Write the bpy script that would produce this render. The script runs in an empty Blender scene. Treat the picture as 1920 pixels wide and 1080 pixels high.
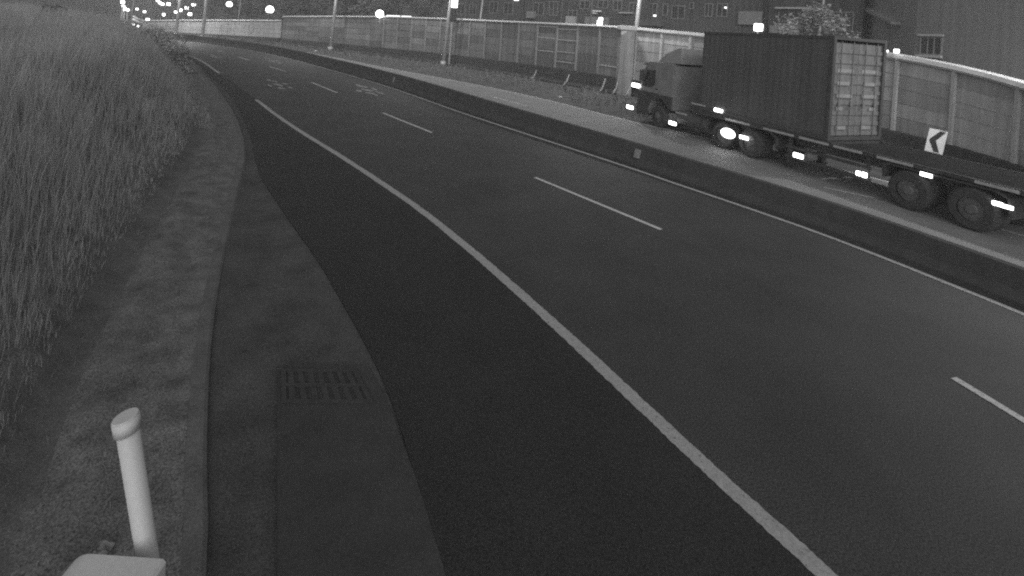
import bpy, bmesh, math, random
import numpy as np
from mathutils import Vector, Matrix, noise
random.seed(7)
S = bpy.context.scene
COL = S.collection
R = math.radians

# ------------------------------------------------------------------ camera
F, HZ, ROLL, CH = 900.0, 60.0, R(4.0), 4.0     # pixels (1920 wide), horizon row, roll, camera height
cr, sr = math.cos(ROLL), math.sin(ROLL)
cd = bpy.data.cameras.new('camera')
cam = bpy.data.objects.new('camera', cd); COL.objects.link(cam)
cd.sensor_width = 36; cd.lens = F/1920*36; cd.shift_y = ((HZ-540)/F)/(1920/F)
cd.clip_start = 0.05; cd.clip_end = 2000
cam.matrix_world = Matrix(((cr, -sr, 0, 0), (0, 0, -1, 0), (sr, cr, 0, CH), (0, 0, 0, 1)))
S.camera = cam

# ------------------------------------------------------------------ world, sun, exposure
SUN_EL, SUN_ROT = R(27), R(177)
W = bpy.data.worlds.new('World'); S.world = W; W.use_nodes = True
nt = W.node_tree; bg = nt.nodes['Background']
sky = nt.nodes.new('ShaderNodeTexSky'); sky.sky_type = 'NISHITA'; sky.sun_disc = False
sky.sun_elevation = SUN_EL; sky.sun_rotation = SUN_ROT
bw = nt.nodes.new('ShaderNodeRGBToBW')           # the camera records no colour
nt.links.new(sky.outputs[0], bw.inputs[0]); nt.links.new(bw.outputs[0], bg.inputs[0])
bg.inputs[1].default_value = 0.13
sd = bpy.data.lights.new('sun', 'SUN'); sd.energy = 2.0; sd.angle = R(75); sd.color = (1, 1, 1)
sun = bpy.data.objects.new('sun', sd); COL.objects.link(sun)
sdir = Vector((math.sin(SUN_ROT)*math.cos(SUN_EL), math.cos(SUN_ROT)*math.cos(SUN_EL), math.sin(SUN_EL)))
sun.rotation_euler = sdir.to_track_quat('Z', 'Y').to_euler(); sun.location = (0, 0, 60)
S.view_settings.view_transform = 'Standard'; S.view_settings.look = 'None'
S.view_settings.gamma = 1; S.view_settings.exposure = 0
S.render.engine = 'CYCLES'; S.cycles.use_denoising = False
S.cycles.filter_width = 2.1; S.cycles.max_bounces = 5; S.cycles.diffuse_bounces = 2; S.cycles.glossy_bounces = 2
S.cycles.sample_clamp_indirect = 2.0
LAMP_POWER = 1900
HAZE = 0.0022

# ------------------------------------------------------------------ helpers
def at(px, py, z=0.0):
    "photo pixel -> point of the horizontal plane z"
    u = (px-960)/F; v = (HZ-py)/F
    X = u*cr-v*sr; Z = u*sr+v*cr
    t = (z-CH)/Z
    return Vector((X*t, t, z))
def ray(px, py, Y):
    u = (px-960)/F; v = (HZ-py)/F
    return Vector(((u*cr-v*sr)*Y, Y, CH+(u*sr+v*cr)*Y))

MATS = {}
def mat(name, v, rough=.85, var=.25, scale=3.0, bump=0.0, fine=0.0, metal=0.0, spec=.3, stretch=None, streak=0.0):
    if name in MATS: return MATS[name]
    m = bpy.data.materials.new(name); m.use_nodes = True; t = m.node_tree; b = t.nodes['Principled BSDF']
    b.inputs['Roughness'].default_value = rough; b.inputs['Metallic'].default_value = metal
    b.inputs['Specular IOR Level'].default_value = spec
    tc = t.nodes.new('ShaderNodeTexCoord')
    src = tc.outputs['Object']
    if stretch:
        mp = t.nodes.new('ShaderNodeMapping'); mp.inputs['Scale'].default_value = stretch
        t.links.new(src, mp.inputs[0]); src = mp.outputs[0]
    n = t.nodes.new('ShaderNodeTexNoise'); n.inputs['Scale'].default_value = scale; n.inputs['Detail'].default_value = 6
    n.inputs['Roughness'].default_value = .62
    t.links.new(src, n.inputs['Vector'])
    r = t.nodes.new('ShaderNodeMapRange'); r.inputs['From Min'].default_value = .25; r.inputs['From Max'].default_value = .75
    r.inputs['To Min'].default_value = v*(1-var); r.inputs['To Max'].default_value = v*(1+var)
    t.links.new(n.outputs['Fac'], r.inputs['Value'])
    out = r.outputs[0]
    if fine:
        n2 = t.nodes.new('ShaderNodeTexNoise'); n2.inputs['Scale'].default_value = 60; n2.inputs['Detail'].default_value = 3
        t.links.new(tc.outputs['Object'], n2.inputs['Vector'])
        r2 = t.nodes.new('ShaderNodeMapRange'); r2.inputs['From Min'].default_value = .3; r2.inputs['From Max'].default_value = .7
        r2.inputs['To Min'].default_value = 1-fine; r2.inputs['To Max'].default_value = 1+fine
        t.links.new(n2.outputs['Fac'], r2.inputs['Value'])
        mu = t.nodes.new('ShaderNodeMath'); mu.operation = 'MULTIPLY'
        t.links.new(out, mu.inputs[0]); t.links.new(r2.outputs[0], mu.inputs[1]); out = mu.outputs[0]
    if streak:
        mp3 = t.nodes.new('ShaderNodeMapping'); mp3.inputs['Scale'].default_value = (3, 3, .12)
        t.links.new(tc.outputs['Object'], mp3.inputs[0])
        n3 = t.nodes.new('ShaderNodeTexNoise'); n3.inputs['Scale'].default_value = 1.5; n3.inputs['Detail'].default_value = 4
        t.links.new(mp3.outputs[0], n3.inputs['Vector'])
        r3 = t.nodes.new('ShaderNodeMapRange'); r3.inputs['From Min'].default_value = .35; r3.inputs['From Max'].default_value = .65
        r3.inputs['To Min'].default_value = 1-streak; r3.inputs['To Max'].default_value = 1+streak*.5
        t.links.new(n3.outputs['Fac'], r3.inputs['Value'])
        mu3 = t.nodes.new('ShaderNodeMath'); mu3.operation = 'MULTIPLY'
        t.links.new(out, mu3.inputs[0]); t.links.new(r3.outputs[0], mu3.inputs[1]); out = mu3.outputs[0]
    cb = t.nodes.new('ShaderNodeCombineColor')
    for k in range(3): t.links.new(out, cb.inputs[k])
    t.links.new(cb.outputs[0], b.inputs['Base Color'])
    if bump:
        bn = t.nodes.new('ShaderNodeBump'); bn.inputs['Strength'].default_value = bump; bn.inputs['Distance'].default_value = .03
        t.links.new(n.outputs['Fac'], bn.inputs['Height']); t.links.new(bn.outputs[0], b.inputs['Normal'])
    MATS[name] = m; return m
def worn_paint(name, v, under, amount):
    "road paint rubbed through to the asphalt"
    m = mat(name, v, .8, .12, 8, fine=.2); t = m.node_tree; b = t.nodes['Principled BSDF']
    src = b.inputs['Base Color'].links[0].from_socket
    tc = t.nodes.new('ShaderNodeTexCoord'); n = t.nodes.new('ShaderNodeTexNoise')
    n.inputs['Scale'].default_value = 26; n.inputs['Detail'].default_value = 8; n.inputs['Roughness'].default_value = .75
    t.links.new(tc.outputs['Object'], n.inputs['Vector'])
    r = t.nodes.new('ShaderNodeMapRange'); r.inputs['From Min'].default_value = amount-.03; r.inputs['From Max'].default_value = amount+.03
    t.links.new(n.outputs['Fac'], r.inputs['Value'])
    mx = t.nodes.new('ShaderNodeMix'); mx.data_type = 'RGBA'
    t.links.new(r.outputs[0], mx.inputs[0]); mx.inputs[6].default_value = (under, under, under, 1)
    t.links.new(src, mx.inputs[7]); t.links.new(mx.outputs[2], b.inputs['Base Color'])
    return m
def glow(name, s):
    if name in MATS: return MATS[name]
    m = bpy.data.materials.new(name); m.use_nodes = True; b = m.node_tree.nodes['Principled BSDF']
    b.inputs['Base Color'].default_value = (.8, .8, .8, 1)
    b.inputs['Emission Color'].default_value = (1, 1, 1, 1); b.inputs['Emission Strength'].default_value = s
    MATS[name] = m; return m

def tag(o, label=None, cat=None, group=None, kind=None):
    if label: o['label'] = label
    if cat: o['category'] = cat
    if group: o['group'] = group
    if kind: o['kind'] = kind
    return o
def thing(name, loc, label, cat, group=None, rz=0):
    o = bpy.data.objects.new(name, None); COL.objects.link(o); o.empty_display_size = .3
    o.location = loc; o.rotation_euler = (0, 0, rz)
    return tag(o, label, cat, group)

class MB:
    def __init__(s): s.v = []; s.f = []; s.m = []
    def add(s, vs, fs, mi=0):
        k = len(s.v); s.v += [tuple(p) for p in vs]; s.f += [tuple(i+k for i in f) for f in fs]; s.m += [mi]*len(fs); return s
    def hexa(s, p, mi=0):   # 8 corners: bottom ring 0-3, top ring 4-7
        return s.add(p, [(3, 2, 1, 0), (4, 5, 6, 7), (0, 1, 5, 4), (1, 2, 6, 5), (2, 3, 7, 6), (3, 0, 4, 7)], mi)
    def box(s, a, b, mi=0):
        x0, y0, z0 = a; x1, y1, z1 = b
        return s.hexa([(x0, y0, z0), (x1, y0, z0), (x1, y1, z0), (x0, y1, z0), (x0, y0, z1), (x1, y0, z1), (x1, y1, z1), (x0, y1, z1)], mi)
    def rbox(s, a, b, r=.03, mi=0):
        "box with bevelled edges"
        bm = bmesh.new(); bmesh.ops.create_cube(bm, size=1)
        for v in bm.verts:
            v.co = Vector(((a[i]+b[i])/2+v.co[i]*(b[i]-a[i]) for i in range(3)))
        bmesh.ops.bevel(bm, geom=bm.edges[:], offset=r, segments=2, affect='EDGES', profile=.5)
        return s.bm(bm, mi)
    def bm(s, bm, mi=0):
        bm.verts.ensure_lookup_table()
        s.add([v.co[:] for v in bm.verts], [[v.index for v in f.verts] for f in bm.faces], mi); bm.free(); return s
    def tube(s, p0, p1, r0, r1=None, n=10, mi=0, caps=True):
        r1 = r0 if r1 is None else r1
        p0 = Vector(p0); p1 = Vector(p1); d = (p1-p0).normalized()
        a = d.cross(Vector((0, 0, 1))) if abs(d.z) < .95 else d.cross(Vector((1, 0, 0)))
        a.normalize(); b = d.cross(a)
        vs = []
        for p, r in ((p0, r0), (p1, r1)):
            for i in range(n):
                t = 2*math.pi*i/n; vs.append(p+a*math.cos(t)*r+b*math.sin(t)*r)
        fs = [(i, n+i, n+(i+1) % n, (i+1) % n) for i in range(n)]
        if caps: fs += [tuple(range(n)), tuple(range(2*n-1, n-1, -1))]
        return s.add(vs, fs, mi)
    def path(s, pts, r, n=8, mi=0):
        for a, b in zip(pts, pts[1:]): s.tube(a, b, r, r, n, mi)
        return s
    def ball(s, c, r, mi=0, sz=1.0, sub=2):
        bm = bmesh.new(); bmesh.ops.create_icosphere(bm, subdivisions=sub, radius=r)
        for v in bm.verts: v.co = Vector((v.co.x+c[0], v.co.y+c[1], v.co.z*sz+c[2]))
        return s.bm(bm, mi)
    def prism(s, prof, axis, a, b, mi=0):
        "prof: 2-D outline; axis 'y' -> outline in x,z swept along y"
        n = len(prof)
        mk = (lambda p, t: (p[0], t, p[1])) if axis == 'y' else (lambda p, t: (t, p[0], p[1]))
        vs = [mk(p, a) for p in prof]+[mk(p, b) for p in prof]
        fs = [tuple(range(n)), tuple(range(2*n-1, n-1, -1))]+[(i, n+i, n+(i+1) % n, (i+1) % n) for i in range(n)]
        return s.add(vs, fs, mi)
    def loft(s, rows, mi=0, close=False):
        n = len(rows[0]); vs = [p for r in rows for p in r]; fs = []
        for i in range(len(rows)-1):
            for j in range(n if close else n-1):
                k = (j+1) % n
                fs.append((i*n+j, i*n+k, (i+1)*n+k, (i+1)*n+j))
        return s.add(vs, fs, mi)
    def build(s, name, mats, parent=None, origin=(0, 0, 0), smooth=False):
        me = bpy.data.meshes.new(name)
        o3 = Vector(origin)
        me.from_pydata([tuple(Vector(p)-o3) for p in s.v], [], s.f)
        mats = mats if isinstance(mats, (list, tuple)) else [mats]
        for m in mats: me.materials.append(m)
        if len(mats) > 1: me.polygons.foreach_set('material_index', s.m)
        bm = bmesh.new(); bm.from_mesh(me); bmesh.ops.recalc_face_normals(bm, faces=bm.faces[:]); bm.to_mesh(me); bm.free()
        if smooth: me.polygons.foreach_set('use_smooth', [True]*len(me.polygons))
        me.update()
        o = bpy.data.objects.new(name, me); COL.objects.link(o)
        if parent: o.parent = parent
        else: o.location = o3
        return o

def spline(pts, step=.5):
    "Catmull-Rom through 2-D/3-D points, resampled by arc length"
    P = [Vector((p[0], p[1], p[2] if len(p) > 2 else 0)) for p in pts]
    P = [P[0]*2-P[1]]+P+[P[-1]*2-P[-2]]
    out = []
    for i in range(1, len(P)-2):
        n = max(2, int((P[i+1]-P[i]).length/step))
        for k in range(n):
            t = k/n; a, b, c, d = P[i-1], P[i], P[i+1], P[i+2]
            out.append(.5*((2*b)+(c-a)*t+(2*a-5*b+4*c-d)*t*t+(3*b-a-3*c+d)*t**3))
    out.append(P[-2]); return out
def normals(L):
    N = []
    for i in range(len(L)):
        d = L[min(i+1, len(L)-1)]-L[max(i-1, 0)]; d.z = 0; d.normalize(); N.append(Vector((-d.y, d.x, 0)))
    return N
def offset(L, o, z=None):
    return [Vector((p.x+n.x*o, p.y+n.y*o, p.z if z is None else z)) for p, n in zip(L, normals(L))]
def ribbon(L, w, z, name, m, parent=None):
    return MB().loft([offset(L, -w/2, z), offset(L, w/2, z)]).build(name, m, parent)
def resample(L, n):
    d = [0]
    for a, b in zip(L, L[1:]): d.append(d[-1]+(b-a).length)
    out = []; k = 0
    for i in range(n):
        t = d[-1]*i/(n-1)
        while k < len(L)-2 and d[k+1] < t: k += 1
        f = (t-d[k])/max(1e-9, d[k+1]-d[k]); out.append(L[k].lerp(L[k+1], min(1, f)))
    return out
def rough_ribbon(L, w, z, name, m, parent, amp):
    "paint stripe with a ragged edge where it passes close by"
    out = []
    for a, b in zip(L, L[1:]):
        n_ = max(1, int((b-a).length/(.02 if a.y < 9 else .08 if a.y < 25 else 1))) if a.y > 2.5 else 1
        out += [a.lerp(b, k/n_) for k in range(n_)]
    out.append(L[-1]); N_ = normals(out); r_ = random.Random(8); e = [0, 0]; A_ = []; B_ = []
    for p, q in zip(out, N_):
        for k in (0, 1): e[k] = e[k]*.45+r_.uniform(-amp, amp)
        A_.append(Vector((p.x-q.x*(w/2+e[0]), p.y-q.y*(w/2+e[0]), z))); B_.append(Vector((p.x+q.x*(w/2+e[1]), p.y+q.y*(w/2+e[1]), z)))
    return MB().loft([A_, B_]).build(name, m, parent)
def between(A, B, n, z):
    a = resample(A, n); b = resample(B, n)
    rows = [[Vector((p.x, p.y, z)).lerp(Vector((q.x, q.y, z)), k/8) for k in range(9)] for p, q in zip(a, b)]
    return MB().loft(rows)

# ------------------------------------------------------------------ plan of the road (far -> near)
EDGE = spline([(-62, 66), (-44, 55), at(350, 103), at(412, 138), (-11.6, 22.3), (-9.7, 19.9), (-7.3, 17), (-4.5, 13.8), (-2.0, 10.8), (-.75, 9.1), (.22, 7.66), (1.05, 6.36), (1.72, 5.25), (2.27, 4.35), (2.72, 3.65), (3.2, 2.6), (4.3, -1), (6, -10)], .3)
FAR = spline([(-75, 69), (-60, 65.5), (-41.9, 60.4), (-36.1, 57.4), (-27.9, 52.0), (-20.9, 45.5), (-13.7, 37.5), (-8.1, 30.9), (-4.7, 26.4), (-1.8, 22.4), (3.5, 15.7), (4.9, 13.8), (6.1, 12.2), (7.2, 10.6), (8.15, 8.8), (8.9, 7), (10, 3), (12, -10)], .3)
SHLD = spline([(-63, 65.2), (-44.6, 54.2), at(344, 106), at(397, 143), at(436, 185), at(466, 245), (-6.3, 12.4), (-4.7, 10.2), (-2.95, 7.95), (-2.2, 6.9), (-1.4, 5.75), (-.9, 4.9), (-.5, 4.1), (-.2, 3.5), (.3, 2.2), (1.2, -1), (2, -10)], .3)
KERB = spline([(-64, 64.4), (-45.2, 53.5), at(340, 108), at(390, 146), at(426, 190), at(450, 235), at(460, 285), at(448, 350), at(433, 420), at(415, 510), at(401, 600), at(392, 700), at(387, 860), at(386, 1080), (-1.2, 2), (-.2, -1), (.5, -10)], .3)
FEDGE = spline([(-75, 81), (-45, 69.5), (-33, 63), (-20.5, 52.5), (-11.1, 43), (-4.2, 36.6), (1.7, 30.2), (6.2, 23.7), (10.4, 18.6), (13.2, 14.2), (14.6, 10), (15.8, 4), (17, -10)], .4)
MED = offset(FAR, .62)      # middle of the median barrier
if (MED[40]-FAR[40]).dot(Vector((1, 1, 0))) < 0: MED = offset(FAR, -.62)

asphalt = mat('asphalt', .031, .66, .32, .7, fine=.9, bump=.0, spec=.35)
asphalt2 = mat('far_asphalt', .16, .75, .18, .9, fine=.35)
white_paint = worn_paint('worn_white_paint', .265, .04, .39)
thin_paint = worn_paint('thin_white_paint', .42, .05, .41)
ghost_paint = worn_paint('rubbed_paint', .27, .05, .45)
concrete = mat('concrete', .12, .9, .3, 1.6, fine=.3, bump=.2)
dark_concrete = mat('sooty_concrete', .040, .95, .18, 1.2, fine=.2, streak=.12)
dirt = mat('verge_dirt', .105, .95, .5, 3.2, fine=.6, bump=.6)
ground_m = mat('ground_earth', .08, .95, .3, .6, fine=.3)
weed_m = mat('roadside_dirt', .06, .95, .45, 1.3, fine=.4, bump=.4)

# ground sheet to the horizon
g = MB(); N = 24
g.loft([[(-420+i*840/N, -60+j*700/N, -.35) for i in range(N+1)] for j in range(N+1)])
tag(g.build('ground', ground_m), kind='structure')
# carriageways
near = tag(between(SHLD, offset(MED, .0), 220, 0).build('road', asphalt), kind='structure')
tag(between(SHLD, offset(EDGE, 0), 220, .004).build('road_shoulder', mat('shoulder_asphalt', .0185, .75, .25, .7, fine=.7)), kind='structure')
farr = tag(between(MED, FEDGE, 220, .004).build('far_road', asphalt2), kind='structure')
# strip between the far carriageway and the noise wall
WALLBASE = spline([(-75, 79), (-58, 76), (-46, 72.6), (-35, 69), (-25, 63.5), (-15.8, 58.5), (-7, 52), (2, 43), (5.8, 38.4), (9.2, 34.0), (12.2, 29.2), (15.0, 24), (16.6, 20.6), (17.9, 17), (19.3, 12), (20.2, 6), (21, -10)], .4)
tag(between(FEDGE, offset(WALLBASE, 0), 220, .002).build('far_shoulder', weed_m), kind='structure')

# lines, all parts of the carriageway they are painted on
def sub(L, a, b):
    "piece of polyline nearest to points a..b"
    ia = min(range(len(L)), key=lambda i: (L[i]-Vector((a[0], a[1], 0))).length)
    ib = min(range(len(L)), key=lambda i: (L[i]-Vector((b[0], b[1], 0))).length)
    return L[min(ia, ib):max(ia, ib)+1]
ribbon(sub(EDGE, (-70, 70), at(412, 138)), .16, .008, 'edge_line', white_paint, near)
rough_ribbon(sub(EDGE, at(480, 187), (6, -10)), .165, .008, 'edge_line', white_paint, near, .0065)
ribbon(FAR, .12, .008, 'edge_line', thin_paint, near)
for a, b in (((447, 107), (468, 113)), ((505, 125), (536, 134)), ((585, 155), (632, 174)), ((718, 212), (810, 249)), ((1003, 333), (1240, 431)), ((1788, 709), (2160, 935)), ((409, 95), (422, 98))):
    p, q = at(*a), at(*b); m_ = (p+q)/2+Vector((.02*(q-p).y*.1, 0, 0))
    ribbon([p.lerp(q, k/8) for k in range(9)], .11, .008, 'lane_dash', thin_paint, near)
for a, b in (((918, 180), (990, 200)), ((780, 140), (826, 151)), ((1132, 237), (1192, 250)), ((1845, 421), (2010, 470)), ((1545, 352), (1640, 372))):
    p, q = at(*a), at(*b)
    ribbon([p.lerp(q, k/8) for k in range(9)], .10, .012, 'lane_dash', ghost_paint if a[0] in (780, 1132) else thin_paint, farr)
ribbon(FEDGE, .14, .012, 'edge_line', thin_paint, farr)
def legend(px, py, w, h):
    "rubbed-out road legend: broken strokes along the lane"
    m_ = MB(); rnd = random.Random(px)
    for k in range(9):
        x = px+(k % 5-2)*w/5+rnd.uniform(-2, 2); y = py+(k % 3-1)*h/3+(x-px)*.22
        L = w*rnd.uniform(.14, .3); t = h*rnd.uniform(.10, .2); s = rnd.uniform(.1, .42)
        q = [at(x-L/2, y-L*s/2-t/2), at(x+L/2, y+L*s/2-t/2), at(x+L/2, y+L*s/2+t/2), at(x-L/2, y-L*s/2+t/2)]
        m_.add([(v.x, v.y, .008+.0005*k) for v in q], [(0, 1, 2, 3)])
    m_.build('road_legend', ghost_paint, near)
legend(524, 160, 46, 15); legend(692, 170, 50, 15); legend(407, 107, 26, 5); legend(514, 115, 32, 6)

# kerb, gutter, verge
GUT = resample(KERB, 260); SH = resample(SHLD, 260)
gut = MB().loft([[Vector((p.x, p.y, -.012)).lerp(Vector((q.x, q.y, -.012)), k/6)+Vector((0, 0, -.05*math.sin(math.pi*k/6))) for k in range(7)] for p, q in zip(GUT, SH)])
gutter_m = mat('gutter_concrete', .050, .9, .4, 1.6, fine=.5, bump=.2)
tag(gut.build('gutter', gutter_m), kind='structure')
# darker cover slab with the grate, nearest the camera
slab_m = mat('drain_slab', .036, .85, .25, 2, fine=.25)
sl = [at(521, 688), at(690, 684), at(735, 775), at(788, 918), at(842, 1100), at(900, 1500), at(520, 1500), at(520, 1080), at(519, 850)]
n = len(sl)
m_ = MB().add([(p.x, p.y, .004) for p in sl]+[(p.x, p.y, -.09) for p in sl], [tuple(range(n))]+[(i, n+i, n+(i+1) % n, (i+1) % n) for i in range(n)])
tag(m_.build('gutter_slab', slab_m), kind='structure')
ko = offset(KERB, 0); side = 1 if (offset(KERB, .2)[60]-KERB[60]).x < 0 else -1
kin = offset(KERB, .16*side)
kerb_m = mat('kerb_concrete', .092, .9, .35, 2.5, fine=.3, bump=.3)
def kh(y): return float(np.interp(y, [0, 5, 8, 14], [.06, .05, .015, .0]))
kr = MB().loft([[Vector((p.x, p.y, -.1)), Vector((p.x, p.y, kh(p.y)-.02)), p.lerp(q, .2)+Vector((0, 0, kh(p.y))), Vector((q.x, q.y, kh(p.y)+.01)), Vector((q.x, q.y, -.1))] for p, q in zip(ko, kin)])
tag(kr.build('kerb', kerb_m), kind='structure')

def bank_z(d, x, y):
    z = np.interp(d, [0, .5, 1.2, 1.9, 3.2, 5, 9, 25, 60], [.0, .04, .12, .42, 1.1, 1.75, 2.3, 2.9, 3.2])+kh(y)+.005
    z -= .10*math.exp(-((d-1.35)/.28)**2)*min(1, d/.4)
    k = min(1, d/.8)
    z += k*.10*noise.noise(Vector((x*.9, y*.9, 0)))+k*.05*noise.noise(Vector((x*3.1, y*3.1, 4)))+k*.02*noise.noise(Vector((x*9, y*9, 7)))
    z += .08*math.exp(-((d-.85)/.22)**2)*min(1, .5+.5*noise.noise(Vector((x*.6, y*.6, 9)))) if d < 2 else 0
    return float(z)
ds = [0, .06, .12]+[.12+.1*k for k in range(1, 32)]+[3.5, 4, 4.6, 5.3, 6.2, 7.4, 9, 12, 17, 25, 40, 60, 120, 250]
kk = [p for p in kin]
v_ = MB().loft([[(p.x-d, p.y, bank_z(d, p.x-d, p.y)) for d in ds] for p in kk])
nd = len(ds)
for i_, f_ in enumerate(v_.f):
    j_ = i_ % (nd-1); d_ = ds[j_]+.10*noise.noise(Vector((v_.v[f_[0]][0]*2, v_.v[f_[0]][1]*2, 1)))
    v_.m[i_] = 1 if 1.08 < d_ < 1.72 else 0  # strip along the grass foot: its shade painted as darker soil
tag(v_.build('verge', [dirt, mat('shaded_soil', .088, .95, .35, 2.5, fine=.4, bump=.6)], smooth=True), kind='structure')

# ------------------------------------------------------------------ grass and weeds (stuff)
def blades(name, pts, hmin, hmax, wid, m, lean=.35, seed=1):
    rnd = np.random.default_rng(seed); n = len(pts); P = np.array(pts)
    h = rnd.uniform(hmin, hmax, n)*np.array([p[3] for p in pts]); a = rnd.uniform(0, 2*np.pi, n); la = rnd.uniform(0, 2*np.pi, n)
    ln = h*lean*rnd.uniform(.2, 1.0, n); w = wid*rnd.uniform(.6, 1.3, n)*np.clip(P[:, 1]/9, .45, 1.4)
    base = P[:, :3]; dx = np.stack([np.cos(a)*w, np.sin(a)*w, 0*a], 1)
    mid = base+np.stack([np.cos(la)*ln*.35, np.sin(la)*ln*.35, h*.55], 1)
    tip = base+np.stack([np.cos(la)*ln, np.sin(la)*ln, h*(1-.25*ln/h)], 1)
    V = np.concatenate([base-dx, base+dx, mid-dx*.8, mid+dx*.8, tip]).astype(np.float32)
    i = np.arange(n)
    me = bpy.data.meshes.new(name)
    fs = np.concatenate([np.stack([i, i+n, i+3*n, i+2*n], 1)]).tolist()+np.stack([i+2*n, i+3*n, i+4*n], 1).tolist()
    me.from_pydata(V.tolist(), [], fs); me.materials.append(m)
    o = bpy.data.objects.new(name, me); COL.objects.link(o); return o
grass_m = mat('reed_grass', .40, .8, .25, .7, fine=.0, spec=.1)
gt = grass_m.node_tree; tr_ = gt.nodes.new('ShaderNodeBsdfTranslucent'); mxs = gt.nodes.new('ShaderNodeMixShader'); mxs.inputs[0].default_value = .45
gt.links.new(gt.nodes['Principled BSDF'].inputs['Base Color'].links[0].from_socket, tr_.inputs[0])
gt.links.new(gt.nodes['Principled BSDF'].outputs[0], mxs.inputs[1]); gt.links.new(tr_.outputs[0], mxs.inputs[2]); gt.links.new(mxs.outputs[0], gt.nodes['Material Output'].inputs[0])
weed_leaf = mat('weed_leaf', .13, .8, .35, 2, spec=.2)
rnd = random.Random(3)
def bank_points(n, d0, d1, y0, y1, power=1.0):
    ys = [p.y for p in reversed(kk)]; xs = [p.x for p in reversed(kk)]
    out = []
    while len(out) < n:
        y = y0+(y1-y0)*rnd.random()**power; d = d0+(d1-d0)*rnd.random()**1.1
        x = float(np.interp(y, ys, xs))-d
        c = noise.noise(Vector((x*.5, y*.5, 2)))
        if rnd.random() > .75+.6*c: continue
        edge = min(1, .10+(d-d0)/3.0) if d0 > .5 else 1
        out.append((x, y, bank_z(d, x, y)-.05, edge*(.85+.35*c)*float(np.interp(y, [14, 22, 40], [1, .86, .78]))))
    return out
tag(blades('tall_grass', bank_points(105000, 1.5, 14, 3.2, 40, 1.35)+bank_points(22000, .9, 9, 16, 44, 1.0), .9, 1.9, .0055, grass_m, .30, 1), kind='stuff')
tag(blades('verge_grass', bank_points(9000, .25, 2.6, 2.2, 22, 1.5), .04, .16, .006, weed_leaf, .9, 2), kind='stuff')
# weeds on the far strip
wp = []
fs_ = resample(FEDGE, 300); wb_ = resample(WALLBASE, 300)
for _ in range(6000):
    i = rnd.randrange(40, 290); t = .12+.8*rnd.random()**.8; p = fs_[i].lerp(wb_[i], t)
    if noise.noise(Vector((p.x*.5, p.y*.5, 5))) < -.05: continue
    wp.append((p.x, p.y, 0, 1))
tag(blades('roadside_weeds', wp, .12, .55, .03, weed_leaf, .8, 5), kind='stuff')

# ------------------------------------------------------------------ leafy things
leaf_mid = mat('leaf_mid', .085, .75, .4, 1.3, spec=.25)
leaf_dark = mat('leaf_dark', .055, .8, .4, 1.1, spec=.2)
leaf_light = mat('leaf_light', .16, .7, .4, 1.7, spec=.3)
bark = mat('bark', .06, .95, .3, 4, bump=.4)
def leaf_cloud(clumps, per, size, seed):
    r = random.Random(seed); m_ = MB()
    for c, rad in clumps:
        for _ in range(per):
            d = Vector((r.gauss(0, 1), r.gauss(0, 1), r.gauss(0, .75)))
            d = d.normalized()*rad*(.35+.65*r.random()**.5); p = Vector(c)+d
            s = size*r.uniform(.6, 1.4)
            a = Vector((r.gauss(0, 1), r.gauss(0, 1), r.gauss(0, .5))).normalized(); b = a.cross(Vector((r.gauss(0, 1), r.gauss(0, 1), r.gauss(0, 1)))).normalized()
            m_.add([p-a*s, p+b*s*.45, p+a*s, p-b*s*.45], [(0, 1, 2, 3)])
    return m_
def tree(loc, h, spread, label, leafm, seed, group=None, leaf=.16, per=60, nclump=26, trunk_r=.16, name='tree', cat='tree', low=.45):
    r = random.Random(seed); t = thing(name, loc, label, cat, group)
    m_ = MB(); top = Vector((r.uniform(-.3, .3), r.uniform(-.3, .3), h*.62))
    m_.tube((0, 0, -.05), top*.5, trunk_r, trunk_r*.75, 9).tube(top*.5, top, trunk_r*.75, trunk_r*.45, 9)
    cl = []
    for k in range(nclump):
        a = r.uniform(0, 6.28); q = r.random()**.6
        z = h*(low+(1-low)*r.random()); wz = math.sin(math.pi*min(1, max(.08, (z/h-low)/(1-low)*.85+.12)))
        c = Vector((math.cos(a)*spread*q*wz, math.sin(a)*spread*q*wz, z)); cl.append((c, spread*r.uniform(.2, .36)))
        if k % 3 == 0: m_.tube(top*r.uniform(.6, 1), c, trunk_r*.3, trunk_r*.08, 5)
    m_.build('trunk', bark, t, smooth=True)
    leaf_cloud(cl, per, leaf, seed+1).build('crown', leafm, t)
    return t

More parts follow.
